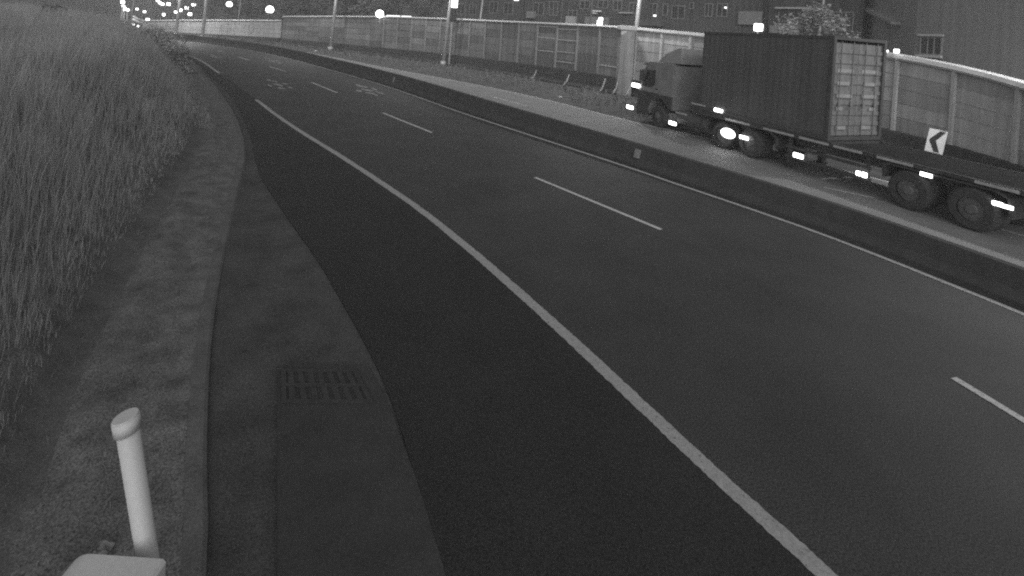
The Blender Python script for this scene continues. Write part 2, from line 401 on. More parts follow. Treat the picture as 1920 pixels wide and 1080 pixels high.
# ------------------------------------------------------------------ median barrier
prof = [(-.30, 0), (-.30, .08), (-.17, .30), (-.09, .84), (.09, .84), (.17, .30), (.30, .08), (.30, 0)]
ms = resample(MED, 300); mn = normals(ms)
rows = [[Vector((p.x+n_.x*a, p.y+n_.y*a, z*float(np.interp(p.y, [4, 8, 16, 24], [.58, .64, .80, .95])))) for a, z in prof] for p, n_ in zip(ms, mn)]
o = ms[150].copy()
mb = MB().loft(rows).build('median_barrier', dark_concrete, None, o)
tag(mb, 'long low dark concrete barrier dividing the two carriageways', 'barrier')
plate_m = mat('marker_plate', .16, .6, .2, 5)
for px, py, w, h, lab in ((1172, 281, .20, .26, 'small grey marker plate on the dark median barrier nearest the truck cab'), (713, 148, .16, .35, 'small grey marker plate on the far stretch of the dark median barrier')):
    q = at(px, py, .5)
    i = min(range(300), key=lambda k: (ms[k]-Vector((q.x, q.y, 0))).length); nn = mn[i]
    if nn.dot(Vector((-1, -1, 0))) < 0: nn = -nn
    tt = Vector((nn.y, -nn.x, 0)); base = ms[i]+nn*.20+Vector((0, 0, .26))
    c = [base+tt*sx*w/2+nn*sy+Vector((-nn.x*.07*sz, -nn.y*.07*sz, sz*h)) for sz in (0, 1) for sx, sy in ((-1, 0), (1, 0), (1, .05), (-1, .05))]
    mm = MB().hexa(c); mm.box(base+Vector((-.03, -.03, h*.4)), base+Vector((.03, .03, h*.4+.06)))
    tag(mm.build('marker_plate', plate_m, None, base), lab, 'road marker', 'marker plates on the median barrier')

# ------------------------------------------------------------------ noise walls
def wall_tab(tab):
    "rows (px, Y, y_top, y_panel_base) -> (X, Y, z_top, z_base)"
    out = []
    for px, Y, yt, yb in tab:
        u = (px-960)/F
        X = (u*Y-(2-CH)*sr)/cr
        zt = CH+((HZ-yt)/F*Y+X*sr)/cr; zb = CH+((HZ-yb)/F*Y+X*sr)/cr
        out.append((X, Y, zt, max(.35, zb)))
    return out
panel_ms = [mat('wall_panel', .112, .6, .16, 1.2, streak=.22, spec=.4), mat('wall_panel_dark', .080, .55, .16, 1.2, streak=.2, spec=.45), mat('wall_panel_light', .145, .6, .16, 1.2, streak=.25, spec=.4)]
pale_ms = [mat('pale_panel', .22, .6, .12, .8, streak=.2), mat('pale_panel_two', .20, .6, .12, .8, streak=.2), mat('pale_panel_three', .235, .6, .12, .8, streak=.2)]
post_m = mat('galvanised_post', .27, .5, .2, 3, spec=.5)
cap_m = mat('wall_cap', .42, .45, .15, 2, spec=.5)
wbase_m = mat('wall_plinth', .032, .95, .35, 1.5, streak=.35, fine=.25, bump=.2)
def noise_wall(tab, label, ms_, bay, rows_n, seed, cap_h, posts=True, group=None, plinth=True, postm=None):
    postm = postm or mat('mid_post', .17, .6, .2, 3, spec=.4)
    T = [Vector(p[:2]).to_3d() for p in wall_tab(tab)]; full = wall_tab(tab)
    L = spline(T, .3); D = [0]
    for a, b in zip(L, L[1:]): D.append(D[-1]+(b-a).length)
    # heights along the wall
    idx = [min(range(len(L)), key=lambda i: (L[i]-t).length) for t in T]
    zt = np.interp(D, [D[i] for i in idx], [p[2] for p in full]); zb = np.interp(D, [D[i] for i in idx], [p[3] for p in full])
    X = [p.x for p in L]; Y = [p.y for p in L]
    def P(s): return Vector((np.interp(s, D, X), np.interp(s, D, Y), 0)), float(np.interp(s, D, zt)), float(np.interp(s, D, zb))
    n = max(1, round(D[-1]/bay)); r = random.Random(seed)
    org, _, _ = P(D[-1]/2)
    t = thing('noise_wall', org, label, 'noise wall', group)
    def nrm(s):
        a, b = P(max(0, s-.3))[0], P(min(D[-1], s+.3))[0]; d = (b-a).normalized(); q = Vector((-d.y, d.x, 0))
        return (q if q.dot(-a) > 0 else -q), d
    for k in range(n):
        s0, s1 = D[-1]*k/n, D[-1]*(k+1)/n; m_ = MB()
        (a, at_, ab), (b, bt, bb) = P(s0), P(s1); nn, _ = nrm((s0+s1)/2)
        for j in range(rows_n):
            f0, f1 = j/rows_n, (j+1)/rows_n-.012
            mi = r.choices((0, 1, 2), (5, 3, 2))[0]
            o_ = nn*r.uniform(.0, .012)
            c = []
            for f in (f0, f1):
                for p, z0, z1, off in ((a, ab, at_, .0), (b, bb, bt, .0), (b, bb, bt, -.1), (a, ab, at_, -.1)):
                    q = p+nn*off+o_; q.z = z0+(z1-cap_h-z0)*f; c.append(q)
            m_.hexa(c, mi)
            # thin groove bead along the row joint
        m_.build('panel', ms_, t, org)
    if posts:
        m2 = None
        for k in range(n+1):
            s = D[-1]*k/n; p, a, b = P(s); nn, d = nrm(s); m2 = MB()
            if p.x/p.y < -.29: continue            # the far stretch has no posts on show
            c = [p+d*x+nn*y+Vector((0, 0, z)) for z in (b-.1, a-cap_h) for x, y in ((-.07, .02), (.07, .02), (.07, .13), (-.07, .13))]
            m2.hexa(c); m2.build('post', postm, t, org)
    prof = [(-.16, -cap_h), (.17, -cap_h), (.20, -cap_h*.7), (.16, -cap_h*.1), (.05, 0), (-.16, 0)]
    rows = []
    ss = [D[-1]*i/(n*2) for i in range(n*2+1)]
    for s in ss:
        p, a, b = P(s); nn, d = nrm(s); rows.append([p+nn*x+Vector((0, 0, a+z)) for x, z in prof])
    m3 = MB().loft(rows, close=True); m3.add(rows[0], [tuple(range(6))]); m3.add(rows[-1], [tuple(range(6))]); m3.build('cap_rail', cap_m, t, org)
    if plinth:
        rows = []
        for s in ss:
            p, a, b = P(s); nn, d = nrm(s)
            rows.append([p+nn*x+Vector((0, 0, z)) for x, z in ((.55, -.1), (.55, .12), (.32, .3), (.24, b-.05), (.14, b), (-.25, b), (-.25, -.1))])
        m4 = MB().loft(rows); m4.build('plinth', wbase_m, t, org)
    return t, P, nrm, D[-1]
mid_tab = [(530, 67.3, 30, 72), (620, 63, 29.5, 80), (720, 58, 30, 89), (840, 51.6, 34, 101), (1000, 42.6, 41, 121), (1110, 37.3, 46, 136), (1166, 34.8, 49.5, 145)]
far_tab = [(268, 76, 38, 59), (330, 73.6, 37, 62), (430, 70.6, 37, 65.5), (527, 67.8, 37.5, 71)]
rgt_tab = [(1190, 35.2, 51, 150), (1310, 30.6, 62, 169), (1450, 26.3, 76, 195), (1600, 22.6, 90, 226), (1700, 20.4, 104, 249), (1810, 18.1, 126, 277), (1900, 16.4, 149, 303), (2060, 13.6, 196, 362), (2400, 9.5, 330, 520)]
w_mid = noise_wall(mid_tab, 'long grey panelled noise wall with a bright top rail behind the far carriageway', panel_ms, 2.4, 5, 11, .16)
w_far = noise_wall(far_tab, 'low pale noise wall far off where the road bends away', pale_ms, 3.2, 4, 12, .14, posts=False)
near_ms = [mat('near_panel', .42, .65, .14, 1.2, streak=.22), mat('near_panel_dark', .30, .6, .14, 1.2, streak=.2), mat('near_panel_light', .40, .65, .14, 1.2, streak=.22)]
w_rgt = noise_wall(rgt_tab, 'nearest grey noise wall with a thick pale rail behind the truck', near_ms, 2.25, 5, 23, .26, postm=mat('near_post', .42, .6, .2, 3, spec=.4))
# light seam beads in two bays of the mid wall
seam_m = mat('seam_bead', .34, .5, .15, 4)
for px, rows_ in ((1013, (.06, .32, .62)), (1050, (.10, .34, .60, .82)), (1125, (.78,))):
    Y = np.interp(px, [1000, 1110, 1166], [42.6, 37.3, 34.8]); X0 = ((px-960)/F*Y+2*sr)/cr
    best = min((i*.1 for i in range(int(w_mid[3]/.1))), key=lambda s: (w_mid[1](s)[0]-Vector((X0, Y, 0))).length)
    bay = w_mid[3]/max(1, round(w_mid[3]/2.4)); k = int(best/bay); s0, s1 = k*bay+.09, (k+1)*bay-.09
    nn, d = w_mid[2]((s0+s1)/2)
    for f in rows_:
        (a, ta, ba), (b, tb, bb) = w_mid[1](s0), w_mid[1](s1)
        za, zb_ = ta-.16-(ta-ba)*f, tb-.16-(tb-bb)*f
        c = [p+nn*y+Vector((0, 0, z+h)) for h in (0, .06) for p, z, y in ((a, za, .012), (b, zb_, .012), (b, zb_, .05), (a, za, .05))]
        MB().hexa(c).build('seam_bead', seam_m, w_mid[0], w_mid[0].location)
# faint round emblem on the pale wall
ec = w_far[1](w_far[3]*.80); nn, d = w_far[2](w_far[3]*.80); ez = (ec[1]+ec[2])/2
em = MB()
for k in range(8):
    a = k*math.pi/4; q = ec[0]+d*math.cos(a)*.55+Vector((0, 0, ez+.62*math.sin(a)))
    ring = [q+d*math.cos(b)*.24+Vector((0, 0, .24*math.sin(b))) for b in [i*math.pi/4 for i in range(8)]]
    em.add([p+nn*.02 for p in ring]+[p+nn*.04 for p in ring], [tuple(range(8, 16))]+[(i, (i+1) % 8, 8+(i+1) % 8, 8+i) for i in range(8)])
em.build('emblem', mat('faint_emblem', .185, .7, .1, 3), w_far[0], w_far[0].location)
# wall end turned to the light: a pier with that light in its colour
pp = Vector(wall_tab([(1170, 34.9, 55, 145)])[0][:2]).to_3d()
pier = thing('wall_pier', pp, 'end pier, coloured pale as if lit, where the two grey noise walls meet', 'pier')
MB().rbox((-.50, -.55, 0), (.50, .3, 4.72), .03).build('shaft', mat('pier_lit_tone', .24, .8, .2, 1.5, streak=.25), pier)
MB().rbox((-.62, -.65, 4.72), (.62, .4, 5.02), .03).build('pier_cap', cap_m, pier)
MB().hexa([(-.5, -.56, 4.3), (-.1, -.56, 4.55), (-.1, -.50, 4.55), (-.5, -.50, 4.3), (-.5, -.56, 4.6), (-.1, -.56, 4.66), (-.1, -.50, 4.66), (-.5, -.50, 4.6)]).build('bracket', cap_m, pier)

# drain pipes down the plinth, leaning out
pipe_m = mat('drain_pipe', .22, .6, .2, 4)
for k, (px, y0, y1) in enumerate(((1003, 132, 147), (1064, 140, 158), (1132, 148, 170), (1156, 152, 174), (1181, 156, 177))):
    Y = float(np.interp(px, [1000, 1110, 1166, 1200], [42, 36.8, 34.3, 33]))-.35
    a = ray(px+3, y0, Y+.1); b = ray(px-6, y1, Y-.75)
    m_ = MB().path([a, a.lerp(b, .5)+Vector((.02, 0, -.12)), b], .05, 8)
    m_.tube(b, b+Vector((-.1, -.2, -.02)), .055, .055, 8)
    tag(m_.build('drain_pipe', pipe_m, None, b), ['leftmost thin pale drain pipe running down the dark wall plinth', 'second thin pale drain pipe from the left on the dark wall plinth', 'middle thin pale drain pipe on the dark wall plinth', 'thin pale drain pipe on the plinth just left of the pale pier', 'thin pale drain pipe on the plinth right under the pale pier'][k], 'drain pipe', 'drain pipes on the wall plinth')
# debris on the far strip
q = at(1113, 165, .02); m_ = MB().rbox((-.32, -.5, 0), (.32, .5, .07), .02)
o = m_.build('loose_slab', post_m, None); o.location = q; o.rotation_euler = (R(4), 0, R(-30)); tag(o, 'small pale flat slab lying on the weedy strip before the wall', 'slab')
for px, py, s in ((592, 97, .5), (657, 104, .35), (969, 139, .5), (1050, 183, .3)):
    q = at(px, py); bm = bmesh.new(); bmesh.ops.create_icosphere(bm, subdivisions=2, radius=s*.5)
    for v in bm.verts: v.co = v.co*(1+.35*noise.noise(v.co*3+Vector((px, 0, 0)))); v.co.z *= .5
    o = MB().bm(bm).build('rubble_lump', post_m, None); o.location = q+Vector((0, 0, s*.12))
    tag(o, {592: 'pale lump of rubble farthest off on the weedy strip', 657: 'second pale rubble lump on the far weedy strip', 969: 'pale rubble lump at the foot of the wall plinth', 1050: 'small rubble lump near the far white edge line'}[px], 'rubble', 'rubble on the weedy strip')

# ------------------------------------------------------------------ street lights of the far carriageway
pole_m = mat('pole_steel', .30, .5, .15, 3, spec=.5)
bulb = glow('lamp_glow', 6.0)
def street_light(px, py, Y, hgt, rad, label, power, arm=(-2.6, -1.4), lean=.045):
    b = ray(px, py, Y); b.z = max(0, b.z) if b.z < 2 else b.z; z0 = b.z; b.z = 0
    t = thing('street_light', b, label, 'street light', 'tall street lights along the wall')
    top = Vector((lean*hgt, 0, hgt))
    MB().tube((0, 0, 0), top, rad, rad*.62, 12).tube((0, 0, 0), (0, 0, .5), rad*1.5, rad*1.4, 12).build('pole', pole_m, t, smooth=True)
    e = top+Vector((arm[0], arm[1], .5))
    MB().path([top, top.lerp(e, .4)+Vector((0, 0, .2)), e], rad*.4, 8).build('arm', pole_m, t, smooth=True)
    d = Vector((arm[0], arm[1], 0)).normalized()
    h = MB(); c = e+d*.4; n_ = Vector((-d.y, d.x, 0))
    h.hexa([c-d*.5-n_*.14+Vector((0, 0, -.1)), c+d*.4-n_*.16+Vector((0, 0, -.1)), c+d*.4+n_*.16+Vector((0, 0, -.1)), c-d*.5+n_*.14+Vector((0, 0, -.1)),
            c-d*.5-n_*.08+Vector((0, 0, .08)), c+d*.3-n_*.1+Vector((0, 0, .06)), c+d*.3+n_*.1+Vector((0, 0, .06)), c-d*.5+n_*.08+Vector((0, 0, .08))])
    hd = h.build('lamp_head', pole_m, t)
    MB().rbox(c+Vector((-.14, -.14, -.15)), c+Vector((.14, .14, -.105)), .02).build('lens', bulb, hd)
    if power:
        l = bpy.data.lights.new('street_lamp_light', 'SPOT'); l.energy = power; l.spot_size = R(150); l.spot_blend = .7; l.shadow_soft_size = .5
        lo = bpy.data.objects.new('street_lamp_light', l); COL.objects.link(lo); lo.parent = t; lo.location = c+Vector((0, 0, -.22))
    return t
street_light(329, 70, 68, 11, .19, 'farthest street light pole, thin, beside the bush at the bend', LAMP_POWER*6)
street_light(379, 71, 66, 11, .22, 'tall grey street light pole before the pale far wall', LAMP_POWER*2.2)
street_light(620, 86, 61, 11, .23, 'tall grey street light pole crossing the wall left of the round wall lamp', LAMP_POWER*2)
street_light(832, 103, 49.5, 11, .20, 'tall grey street light pole with a cabinet hanging behind it', LAMP_POWER*2)
street_light(1181, 150, 35.9, 11, .20, 'tall bright street light pole rising at the pale pier', LAMP_POWER*2.2)
street_light(2120, 330, 15.5, 10, .14, 'street light pole by the nearest noise wall past the truck tail', LAMP_POWER*2.2)

def plain_pole(px, yb, yt, Y, rad, label):
    a = ray(px, yb, Y); b = ray(px+(yb-yt)*.13, yt, Y); d = (b-a).normalized()
    base = a-d*(a.z/d.z)
    o = MB().tube(base, b+d*3, rad, rad*.8, 10).tube(b+d*3, b+d*3.1, rad*1.3, rad*.6, 10).build('utility_pole', pole_m, None, base, smooth=True)
    return tag(o, label, 'pole', 'poles standing behind the noise walls')
plain_pole(901, 33, 0, 56, .13, 'thin grey pole standing behind the mid wall against the building')
plain_pole(1541, 27, 0, 30, .08, 'thin pale pole rising above the leafy tree behind the truck')
plain_pole(247, 30, 0, 95, .11, 'thin pole above the pale far curved roof at the left')
plain_pole(447, 34, 12, 84, .09, 'short thin post just above the pale far wall')

# ------------------------------------------------------------------ small lit lamps beyond the wall
def lamp_post(px, py, r, Y, label, round_=True, name='lamp_post', group='lit lamps beyond the far wall', square=False):
    c = ray(px, py, Y); rad = r/F*Y
    t = thing(name, (c.x, c.y, 0), label, 'lamp', group)
    z = c.z
    MB().tube((0, .02, 0), (0, .02, z-rad*.7), .06+.0006*Y, .04+.0006*Y, 6).build('pole', dark_concrete if Y > 70 else pole_m, t)
    m_ = MB()
    if square: m_.rbox((-rad, -rad*.6, z-rad*.9), (rad, rad*.6, z+rad*.9), rad*.2)
    else: m_.ball((0, 0, z), rad, sub=2)
    m_.build('globe', bulb, t, smooth=not square)
    MB().tube((0, .0, z-rad*1.02), (0, 0, z-rad*.7), rad*.5, rad*.6, 8).build('collar', post_m, t)
    return t
lamp_post(506, 18, 7.0, 78, 'round bright globe lamp above the step of the far wall')
lamp_post(430, 8, 5.2, 88, 'round bright globe lamp high above the pale far wall')
small = [(296, 1, 2.8, 'topmost'), (300, 5.5, 2.6, ''), (304.5, 7.7, 3, ''), (316, 7.7, 3.4, ''), (329.5, 22.6, 2.6, ''), (337.6, 19, 3.6, ''), (350, 15, 3.4, ''), (363, 9.7, 3.8, ''), (356, 26.6, 3.5, ''), (306, 27.4, 3.2, ''), (271, 22, 2.4, ''), (257, 17, 2.2, '')]
labs = ['highest and leftmost of the lit lamps in the far cluster', 'small lit lamp touching the left side of a pair', 'small lit lamp touching the right side of a pair', 'lone lit lamp right of the touching pair at the top', 'small low lit lamp left of the far thin pole', 'lit lamp just in front of the far thin pole', 'lit lamp halfway along the rising row right of the thin pole', 'highest and rightmost lit lamp of the rising row', 'lit lamp lowest at the right just over the pale wall', 'lit lamp lowest at the left over the pale wall', 'dim small lamp right of the lit masts', 'dim small lamp nearest the thin pole above the curved roof']
for (px, py, r, _), lab in zip(small, labs): lamp_post(px, py, r*.8, 118+px % 7, lab, square=True)
lamp_post(277, 37, 2.6, 100, 'small lit lamp at the left end of the pale wall rail', square=True)
# the cluster of tall lit masts
for k, (px, py, r, lab) in enumerate(((230, 4, 4.0, 'tallest lit mast of the far left cluster'), (231, 11.5, 3.0, 'second tallest lit mast of the far left cluster'), (234, 16, 3.2, 'lit mast in the middle of the far left cluster'), (239.5, 18.5, 3.0, 'rightmost lit mast of the far left cluster'), (230.5, 19.5, 2.0, 'lowest lit mast of the far left cluster'))):
    Y = 104+k*1.5; c = ray(px, py, Y); t = thing('flood_mast', (c.x, c.y, 0), lab, 'floodlight mast', 'lit masts at the far left')
    MB().tube((-.03*c.z*.3, 0, 0), (0, 0, c.z), .16, .1, 7).build('mast', mat('lit_mast', .55, .5, .1, 2), t)
    rad = r*.8/F*Y; MB().rbox((-rad, -.15, c.z-rad*.8), (rad, .15, c.z+rad*.8), .06).build('floodlight', bulb, t)
for px, py, lab in ((221.5, 50.6, 'low dim light just over the grass, left of the masts'), (233, 43, 'upper of two low dim lights under the masts'), (234, 48, 'lower of two low dim lights under the masts'), (250, 46, 'low dim light under the curved pale roof'), (259, 49, 'low dim light nearest the dark bush')):
    lamp_post(px, py, 1.7, 92+px % 3, lab, square=True, group='low lights over the grass at the far left')
# curved pale roof, two bands that glow in place of light falling on them
t = thing('curved_canopy', ray(256, 45, 98), 'far pale curved canopy of two bright bands beside the lit masts', 'canopy'); t.location.z = 0
for nm, y0, w in (('upper_band', 29.5, 1.6), ('lower_band', 34.5, 2.8)):
    rows = []
    for k in range(9):
        f = k/8; a = ray(248+f*16, y0+f*5.5+2*math.sin(f*2.2), 98+f*6); b = ray(248+f*16, y0+w*(1-.5*f)+f*5.5+2*math.sin(f*2.2), 98+f*6)
        rows.append([a, b, b+Vector((0, .6, 0)), a+Vector((0, .6, 0))])
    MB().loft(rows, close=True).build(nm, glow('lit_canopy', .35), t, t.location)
for px in (249, 263):
    a = ray(px, 34, 101); MB().tube((a.x, a.y, 0), a, .12, .1, 7).build('support', pole_m, t, t.location)

# lamp standing at the wall rail + strip lights on the rails
c = ray(712, 26, 57.6); t = thing('wall_lamp', (c.x, c.y, 0), 'round bright globe lamp standing on the rail of the mid wall', 'lamp')
MB().ball((0, 0, c.z), 7.2/F*57.6, sub=3).build('globe', bulb, t, smooth=True)
MB().tube((0, .1, c.z-1.1), (0, .05, c.z-.4), .06, .06, 8).build('stem', pole_m, t)
def strip(tab, x0, x1, h, label, wall, m_):
    f = wall_tab([(x0,)+tuple(tab[0]), (x1,)+tuple(tab[1])]); a = Vector((f[0][0], f[0][1], f[0][2])); b = Vector((f[1][0], f[1][1], f[1][2]))
    d = (b-a).normalized(); n_ = Vector((d.y, -d.x, 0)); n_ = n_ if n_.y < 0 else -n_
    c = [p+n_*y+Vector((0, 0, z)) for z in (.015, .015+h) for p, y in ((a, .02), (b, .02), (b, .16), (a, .16))]
    o = MB().hexa(c).build('light_strip', m_, None, a); return tag(o, label, 'strip light', 'lit strips on the wall rails')
strip_m = glow('strip_glow', 1.1)
strip(((57.2, 30.6, 90), (55.3, 31.4, 95)), 724, 747, .12, 'short lit strip on the rail right of the round wall lamp', None, strip_m)
strip(((55.2, 31.5, 95), (54.0, 32, 98)), 751, 768, .10, 'shorter lit strip second from the round wall lamp', None, strip_m)
strip(((22.4, 91.5, 228), (21.3, 98, 242)), 1614, 1660, .07, 'bright lit strip on the thick rail behind the trailer', None, glow('strip_bright', 2.5))
c = ray(1681, 96, 20.7); t = thing('rail_lamp', (c.x, c.y, 0), 'tiny square lamp on the thick rail right of the lit strip', 'lamp')
MB().rbox((-.08, -.06, c.z-.07), (.08, .06, c.z+.08), .015).build('lens', bulb, t); MB().tube((0, 0, c.z-.35), (0, 0, c.z-.07), .02, .02, 6).build('stem', pole_m, t)

# ------------------------------------------------------------------ buildings behind the walls
facade = mat('facade_render', .075, .9, .25, .5, streak=.2)
facade2 = mat('facade_tile', .088, .9, .22, .6, streak=.25, fine=.2)
bigwall = mat('gable_wall', .17, .9, .15, .4, streak=.15, fine=.25)
bigwall2 = mat('gable_side', .26, .9, .15, .4, streak=.15, fine=.25)
glassm = mat('dark_glass', .03, .25, .3, .8, spec=.6)
framem = mat('window_frame', .22, .5, .15, 3)
litm = glow('lit_window', 2.2)
def bldg(p0, p1, h, depth, name, label, m_, z0=0, roofm=None):
    p0 = Vector(p0).to_3d(); p1 = Vector(p1).to_3d(); d = (p1-p0); L = d.length; d.normalize()
    t = thing(name, p0, label, 'building', rz=math.atan2(d.y, d.x))
    MB().box((0, 0, -.1), (L, depth, h)).build('wall', m_, t)
    MB().box((-.3, -.3, h), (L+.3, depth+.3, h+.4)).build('roof', roofm or m_, t)
    return t, p0, d, L
def local(B, px, py):
    "photo pixel -> (x along the facade, z) on the facade plane"
    t, p0, d, L = B; n_ = Vector((-d.y, d.x, 0))
    o = Vector((0, 0, CH)); q = ray(px, py, 1.0)-o
    k = (p0-o).dot(n_)/q.dot(n_); P = o+q*k
    return (P-p0).dot(d), P.z
def window(B, x0, y0, x1, y1, lit=False, bars=1, lintel=False):
    a, za = local(B, x0, y1); b, zb = local(B, x1, y0)
    if a > b: a, b = b, a
    if za > zb: za, zb = zb, za
    f = MB(); w = .07
    f.box((a-w, -.06, za-w), (b+w, -.003, za)); f.box((a-w, -.06, zb), (b+w, -.003, zb+w)); f.box((a-w, -.06, za), (a, -.003, zb)); f.box((b, -.06, za), (b+w, -.003, zb))
    for k in range(bars):
        x = a+(b-a)*(k+1)/(bars+1); f.box((x-.03, -.05, za), (x+.03, -.004, zb))
    fr = f.build('window', framem, B[0])
    MB().box((a, -.03, za), (b, -.006, zb)).build('pane', litm if lit else glassm, fr)
    if lintel:
        MB().box((a-.15, -.22, za-.2), (b+.15, -.065, za-.075)).build('sill', mat('pale_sill', .4, .6, .1, 3), fr)
        MB().box((a-.15, -.16, zb+.075), (b+.15, -.065, zb+.18)).build('lintel', mat('pale_sill', .4, .6, .1, 3), fr)
    return fr
def patch(B, x0, y0, x1, y1, m_, name, out=.12):
    a, za = local(B, x0, y1); b, zb = local(B, x1, y0)
    if a > b: a, b = b, a
    if za > zb: za, zb = zb, za
    return MB().rbox((a, -out, za), (b, -.004, zb), .01).build(name, m_, B[0])
def col_x(px, Y): return ((px-960)/F*Y+.5*sr)/cr
# mid building (behind the mid wall)
B1 = bldg((col_x(842, 64), 64), (col_x(1215, 46), 46), 15, 10, 'terraced_building', 'dim long building with cluttered windows behind the mid noise wall', facade)
for x0, y0, x1, y1, lit in ((858, 8, 872, 26, 0), (880, 9, 893, 27, 0), (918, 4, 934, 24, 0), (945, 6, 962, 26, 0), (1000, 6, 1020, 28, 0), (1030, 4, 1046, 28, 0), (1066, 20, 1082, 31, 0), (1150, 2, 1166, 18, 0), (1180, 6, 1196, 24, 0), (1088, 2, 1106, 16, 0), (1122, 1, 1140, 14, 0)):
    window(B1, x0, y0, x1, y1, lit)
pil = mat('pale_pilaster', .13, .8, .2, 1.5, streak=.3)
for x0, x1 in ((984, 990), (1052, 1061), (1110, 1113), (1171, 1177), (874, 878)): patch(B1, x0, -40, x1, 48, pil, 'pilaster', .2)
patch(B1, 991, 22, 1006, 34, mat('bin_grey', .2, .7, .2, 3), 'air_conditioner', .5)
patch(B1, 1063, 31, 1082, 44, mat('sign_panel', .36, .7, .08, 2), 'panel', .35)
patch(B1, 1097, 33, 1143, 48, mat('shutter_grey', .20, .7, .2, 3), 'shutter', .15)
patch(B1, 1113, 20, 1128, 22.2, mat('lit_strip_white', .75), 'ledge', .3); patch(B1, 1113, 24.3, 1120, 26, mat('lit_strip_white', .75), 'ledge', .3)  # white slats stand in for the lit strips of a window
patch(B1, 1162, 23.5, 1188, 25.2, mat('pale_sill', .4, .6, .1, 3), 'ledge', .35)
patch(B1, 965, -1.5, 973, 1.2, litm, 'ceiling_light', .15)
# building behind the truck
B2 = bldg((col_x(1196, 47), 47), (col_x(1612, 33.5), 33.5), 16, 9, 'tenement_building', 'dark building with framed windows and balcony behind the truck container', facade2)
for x0, y0, x1, y1, b in ((1216, 8, 1232, 30, 1), (1243, 8, 1252, 28, 0), (1260, 12, 1284, 34, 1), (1322, 8, 1336, 30, 1), (1294, 6, 1300, 16, 0), (1460, 18, 1540, 48, 3), (1556, 24, 1600, 56, 1), (1345, 8, 1364, 30, 1)):
    window(B2, x0, y0, x1, y1, False, b)
patch(B2, 1386, 22, 1432, 46, mat('shutter_grey', .20, .7, .2, 3), 'balcony_screen', .3)
patch(B2, 1434, -30, 1445, 60, mat('downpipe_dark', .045, .8, .2, 3), 'pilaster', .3)
patch(B2, 1456, 14.5, 1524, 17, mat('pale_sill', .4, .6, .1, 3), 'ledge', .4)
patch(B2, 1446, 50, 1500, 62, mat('shutter_grey', .20), 'parapet', .45)
patch(B2, 1200, 40, 1245, 48, mat('sooty_parapet', .10, .8, .2, 2), 'parapet', .4)
patch(B2, 1227, 28, 1231, 31, litm, 'small_lamp', .2); patch(B2, 1360, 13, 1363, 16, litm, 'small_lamp', .2)
# big plain building at the right
cx, cy = col_x(1712, 27), 27
B3 = bldg((cx, cy), (col_x(2600, 14), 14.5), 17, 12, 'apartment_block', 'big plain pale building corner with one small window at the right edge', bigwall)
window(B3, 1727, 71, 1766, 100, False, 2, True)
lw = Vector((cx, cy, 0)); lq = Vector((col_x(1598, 37), 37, 0))
dirw = (lw-lq).normalized()
B4 = bldg(lq[:2], (lw-dirw*.02)[:2], 17.5, 6, 'side_block', 'plain darker building face left of the pale building corner', bigwall2)
ln = MB(); a0, z0 = local(B4, 1622, 10); a1, z1 = local(B4, 1690, 42)
ln.hexa([(a0, -.5, z0-.15), (a1, -.5, z1-.15), (a1, -.003, z1-.15), (a0, -.003, z0-.15), (a0, -.5, z0), (a1, -.5, z1), (a1, -.003, z1), (a0, -.003, z0)]).build('sloping_ledge', bigwall2, B4[0])  # sloping ledge added across the face
patch(B4, 1592, 28, 1597, 38, pil, 'downpipe', .15)
# lit boxes standing at the rail line
c = ray(1422, 51, 28.2); t = thing('lit_sign_box', (c.x, c.y, 0), 'bright white lit box just over the truck container', 'lit box')
MB().rbox((-.21, -.1, c.z-.22), (.21, .12, c.z+.20), .03).build('lamp_face', bulb, t); MB().rbox((.215, -.06, c.z-.2), (.30, .14, c.z+.18), .02).build('side_case', mat('lamp_case', .5, .5, .1, 3), t); MB().tube((0, .05, 0), (0, .05, c.z-.2), .06, .05, 8).build('post', pole_m, t)
c = ray(1125, 39.5, 41); t = thing('lit_sign_box', (c.x, c.y, 0), 'smaller bright lit box above the mid wall rail', 'lit box')
MB().rbox((-.21, -.1, c.z-.32), (.19, .12, c.z+.05), .03).rbox((-.10, -.1, c.z+.04), (.21, .12, c.z+.30), .03).build('lamp_face', bulb, t); MB().tube((0, .05, 0), (0, .05, c.z-.3), .06, .05, 8).build('post', pole_m, t)
c = ray(850, 4, 50.3); t = thing('lamp_cabinet', (c.x, c.y, 0), 'dark cabinet topped by a bright lamp beside a street light pole', 'lamp')
MB().rbox((-.28, -.1, c.z-.55), (.42, .25, c.z+.6), .05).build('lamp_face', bulb, t); MB().rbox((-.25, -.08, c.z-2.0), (.30, .3, c.z-.60), .04).build('cabinet', mat('black_box', .02, .7, .2, 3), t); MB().tube((0, .1, 0), (0, .1, c.z-2.0), .08, .07, 8).build('post', pole_m, t)

